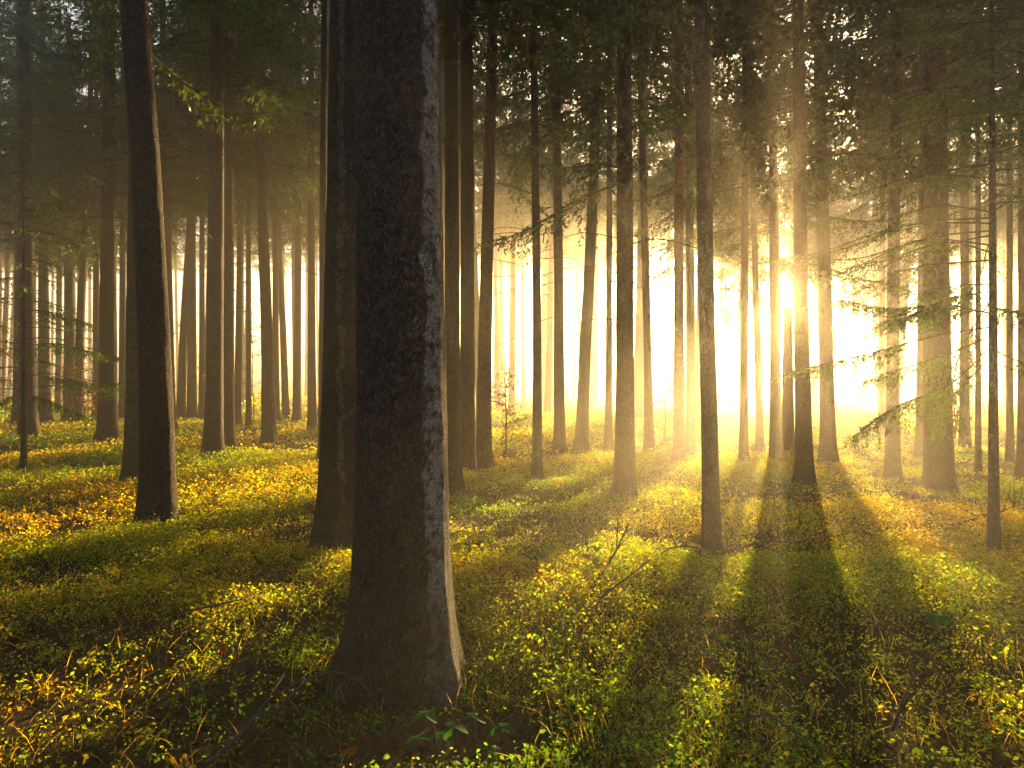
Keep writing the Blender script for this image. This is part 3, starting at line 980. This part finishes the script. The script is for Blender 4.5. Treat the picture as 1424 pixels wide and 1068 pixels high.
fallen("slender dead twig lying in grass between the leaning trunk and the massive trunk", [(265, 848), (300, 842), (340, 834), (352, 828)], (0.12, 0.14, 0.14, 0.1), 0.008, 9, 4)
fallen("dead branch among brown litter at the foot of the young spruce", [(1330, 728), (1370, 716), (1424, 700)], (0.12, 0.2, 0.24), 0.012, 10, 9)
fallen("tuft of long bleached dead twig in the lower right undergrowth", [(1010, 1000), (1060, 985), (1100, 1005), (1130, 1035)], (0.1, 0.18, 0.16, 0.08), 0.006, 11, 9)
fallen("upright dark twig fork in the shaded lower right undergrowth", [(1240, 1010), (1262, 950), (1270, 930)], (0.04, 0.16, 0.2), 0.009, 12, 3)
fallen("bent pale twig loop right of the massive trunk", [(632, 740), (648, 742), (652, 765), (640, 800)], (0.1, 0.3, 0.2, 0.05), 0.006, 13, 1)


def bramble(label, spots, seed, tint, size, name="bramble", dist=1.0):
    """a low plant of toothed three-part leaves on thin stems"""
    rng = np.random.default_rng(seed)
    (bx, by) = spots[0]
    Y = FPX * (EYE - 0.02) / (by - CY)
    X = (bx - CX) / FPX * Y
    g = float(ground_z(X, Y))
    root = empty(name, (X, Y, g), label, "plant")
    stem = Bag()
    for (px, py, s) in spots[1]:
        q = at(px, py, Y + rng.uniform(-0.12, 0.12)) - np.array([X, Y, g])
        q[2] = max(q[2], 0.05)
        tube(stem, spline([[0, 0, 0], [q[0] * 0.4, q[1] * 0.4, q[2] * 0.8], q], 6), np.linspace(0.0035, 0.0018, 6), 4)
        for k in range(3):
            lf = Bag()
            a = rng.uniform(0, 6.28) if k == 0 else a + 2.1
            d = np.array([math.cos(a), math.sin(a), rng.uniform(-0.35, 0.1)])
            d = d / np.linalg.norm(d)
            sd_ = np.cross(d, [0, 0, 1.0])
            sd_ /= np.linalg.norm(sd_)
            up = np.cross(sd_, d)
            L = size * s * rng.uniform(0.85, 1.15)
            nn = 9
            rows = []
            for i in range(nn):
                t = i / (nn - 1)
                w = 0.40 * L * math.sin(math.pi * min(1, t * 0.92 + 0.06)) ** 0.75 * (1 + 0.16 * (i % 2))
                m = q + d * L * (0.1 + t) + up * L * (-0.22 * t * t)
                rows.append([m - sd_ * w + up * w * 0.22, m, m + sd_ * w + up * w * 0.22])
            V = np.array(rows).reshape(-1, 3)
            F = []
            for i in range(nn - 1):
                for j in range(2):
                    F.append([i * 3 + j, i * 3 + j + 1, i * 3 + 4 + j, i * 3 + 3 + j])
            lf.add(V, F, tint * rng.uniform(0.8, 1.25))
            lf.build("leaf", [M_BROAD], root, True)
    stem.build("stem", [M_TWIG], root, True)


BG = np.array([0.03, 0.12, 0.03])
bramble("bright green bramble with broad leaves at the foot of the massive trunk", ((610, 1040), [(590, 992, 1.0), (630, 1010, 1.1), (580, 1025, 0.9), (612, 1030, 1.0)]), 1, BG, 0.052)
bramble("small green seedling right of the bramble at the massive trunk", ((662, 1035), [(658, 996, 1.0)]), 2, BG * 0.9, 0.05, "seedling")
bramble("green seedling of drooping leaves in the bottom edge shade right of the bramble", ((690, 1050), [(700, 1012, 1.0), (684, 1040, 1.0)]), 3, BG * 0.9, 0.05, "seedling")
bramble("glossy green leafy plant under the glowing leaves below the short dead stick", ((740, 800), [(735, 772, 1.0), (752, 768, 1.1), (745, 785, 1.0), (725, 785, 1.0)]), 4, BG * 1.1, 0.10, "leafy_plant")
bramble("pale yellow leafy plant glowing beside the forked dead stick", ((825, 805), [(812, 770, 1.0), (826, 775, 1.0), (830, 762, 0.8)]), 5, np.array([0.2, 0.2, 0.03]), 0.09, "leafy_plant")
bramble("green leafy plant in the shaded undergrowth at right", ((1300, 880), [(1295, 853, 1.0), (1312, 856, 1.0)]), 6, BG * 1.2, 0.08, "leafy_plant")


def fallen_leaf(label, px, py, size, tint, seed, h=0.17):
    rng = np.random.default_rng(seed)
    Y = FPX * (EYE - h) / (py - CY)
    X = (px - CX) / FPX * Y
    g = float(ground_z(X, Y))
    V, F = [], []
    n = 11
    for i in range(n):
        t = i / (n - 1)
        w = size * 0.42 * math.sin(math.pi * (0.04 + 0.92 * t)) ** 0.8 * (1 + 0.2 * (i % 2))
        z = size * (0.25 * math.sin(2.2 * t) - 0.1 * t)
        V += [[-w, size * (t - 0.5), z + 0.35 * w], [0, size * (t - 0.5), z], [w, size * (t - 0.5), z + 0.3 * w]]
    for i in range(n - 1):
        for j in range(2):
            F.append([i * 3 + j, i * 3 + j + 1, i * 3 + 4 + j, i * 3 + 3 + j])
    b = Bag()
    b.add(V, F, tint)
    o = b.build("fallen_leaf", [M_BROAD], None, True)
    o.location = (X, Y, g + h)
    o.scale = (0.8,) * 3
    o.rotation_euler = (rng.uniform(0.3, 0.8), rng.uniform(-0.4, 0.4), rng.uniform(0, 6.28))
    o["label"] = label
    o["category"] = "leaf"


RED = np.array([0.30, 0.085, 0.025])
fallen_leaf("orange dead leaf on green leaves in the lower right undergrowth", 1093, 901, 0.07, RED, 1)
fallen_leaf("small red leaf beside the forked dead stick", 834, 786, 0.07, RED, 2)
fallen_leaf("dull orange leaf in the dark lower left undergrowth", 147, 950, 0.06, RED * 0.8, 3)
fallen_leaf("orange leaf in grass left of the massive trunk", 312, 902, 0.055, RED * 0.8, 4)
fallen_leaf("rust brown leaf standing at the bottom edge left of the bramble", 486, 1040, 0.09, RED * 0.6, 5, 0.08)
fallen_leaf("orange leaf among bleached twigs near the lower right bottom edge", 1036, 1040, 0.05, RED, 6)

# ------------------------------------------------------------------ air
def haze():
    x0, x1, y0, y1, z0, z1 = -116, 116, -36, 124, -1.8, 26.5
    V = [(x, y, z) for z in (z0, z1) for y in (y0, y1) for x in (x0, x1)]
    F = [(0, 2, 3, 1), (4, 5, 7, 6), (0, 1, 5, 4), (2, 6, 7, 3), (0, 4, 6, 2), (1, 3, 7, 5)]
    m, nt, out = new_mat("haze air")
    v = nt.nodes.new("ShaderNodeVolumePrincipled")
    v.inputs["Color"].default_value = (1.0, 0.94, 0.80, 1)
    v.inputs["Density"].default_value = HAZE
    v.inputs["Anisotropy"].default_value = ANISO
    nt.links.new(v.outputs[0], out.inputs["Volume"])
    o = link(bpy.data.objects.new("haze", make_mesh("haze", V, F, [m])))
    o["kind"] = "stuff"
    o["label"] = "thin golden morning mist between the trees"


HAZE, ANISO = 0.0070, 0.78
haze()

# ------------------------------------------------------------------ light, sky, camera
sl = bpy.data.lights.new("sun", 'SUN')
sl.energy = 5.0
sl.angle = rad(0.6)
sl.color = (1.0, 0.645, 0.255)
so = link(bpy.data.objects.new("sun", sl))
from mathutils import Vector
so.rotation_euler = Vector(-SUN).to_track_quat('-Z', 'Y').to_euler()
so.location = (20, 50, 40)

w = bpy.data.worlds.new("World")
SC.world = w
w.use_nodes = True
nt = w.node_tree
nt.nodes.clear()
out = nt.nodes.new("ShaderNodeOutputWorld")
sky = nt.nodes.new("ShaderNodeTexSky")
sky.sky_type = 'NISHITA'
sky.sun_disc = False
sky.sun_elevation = SUN_EL
sky.sun_rotation = SUN_AZ
sky.dust_density = 4.0
sky.air_density = 0.7
sky.ozone_density = 0.2
bg = nt.nodes.new("ShaderNodeBackground")
bg.inputs[1].default_value = 0.05
nt.links.new(sky.outputs[0], bg.inputs[0])
# the sun's own disc and its aureole in the sky, round the sun's direction
tc = nt.nodes.new("ShaderNodeTexCoord")
dp = nt.nodes.new("ShaderNodeVectorMath")
dp.operation = 'DOT_PRODUCT'
nt.links.new(tc.outputs["Generated"], dp.inputs[0])
dp.inputs[1].default_value = tuple(SUN)
dot = mth(nt, 'MAXIMUM', dp.outputs["Value"], 0.0)
disc = mth(nt, 'GREATER_THAN', dot, math.cos(rad(0.42)))
st = mth(nt, 'ADD', mth(nt, 'MULTIPLY', disc, 150.0), mth(nt, 'MULTIPLY', mth(nt, 'POWER', dot, 2500.0), 3.0))
b2 = nt.nodes.new("ShaderNodeBackground")
b2.inputs[0].default_value = (1.0, 0.82, 0.55, 1)
nt.links.new(st, b2.inputs[1])
ad = nt.nodes.new("ShaderNodeAddShader")
nt.links.new(bg.outputs[0], ad.inputs[0])
nt.links.new(b2.outputs[0], ad.inputs[1])
nt.links.new(ad.outputs[0], out.inputs["Surface"])

cam = bpy.data.cameras.new("camera")
cam.lens = 24
cam.sensor_width = 36
cam.clip_end = 2000
co = link(bpy.data.objects.new("camera", cam))
co.location = (0, 0, EYE)
co.rotation_euler = (rad(90), 0, 0)
SC.camera = co

SC.render.engine = 'CYCLES'
cy = SC.cycles
cy.max_bounces = 3
cy.diffuse_bounces = 2
cy.glossy_bounces = 1
cy.transmission_bounces = 3
cy.volume_bounces = 0
cy.transparent_max_bounces = 4
cy.sample_clamp_indirect = 4.0
cy.use_denoising = True
vs = SC.view_settings
vs.view_transform = 'Standard'
vs.look = 'None'
vs.exposure = 3.4
vs.gamma = 1.0
vs.use_curve_mapping = False
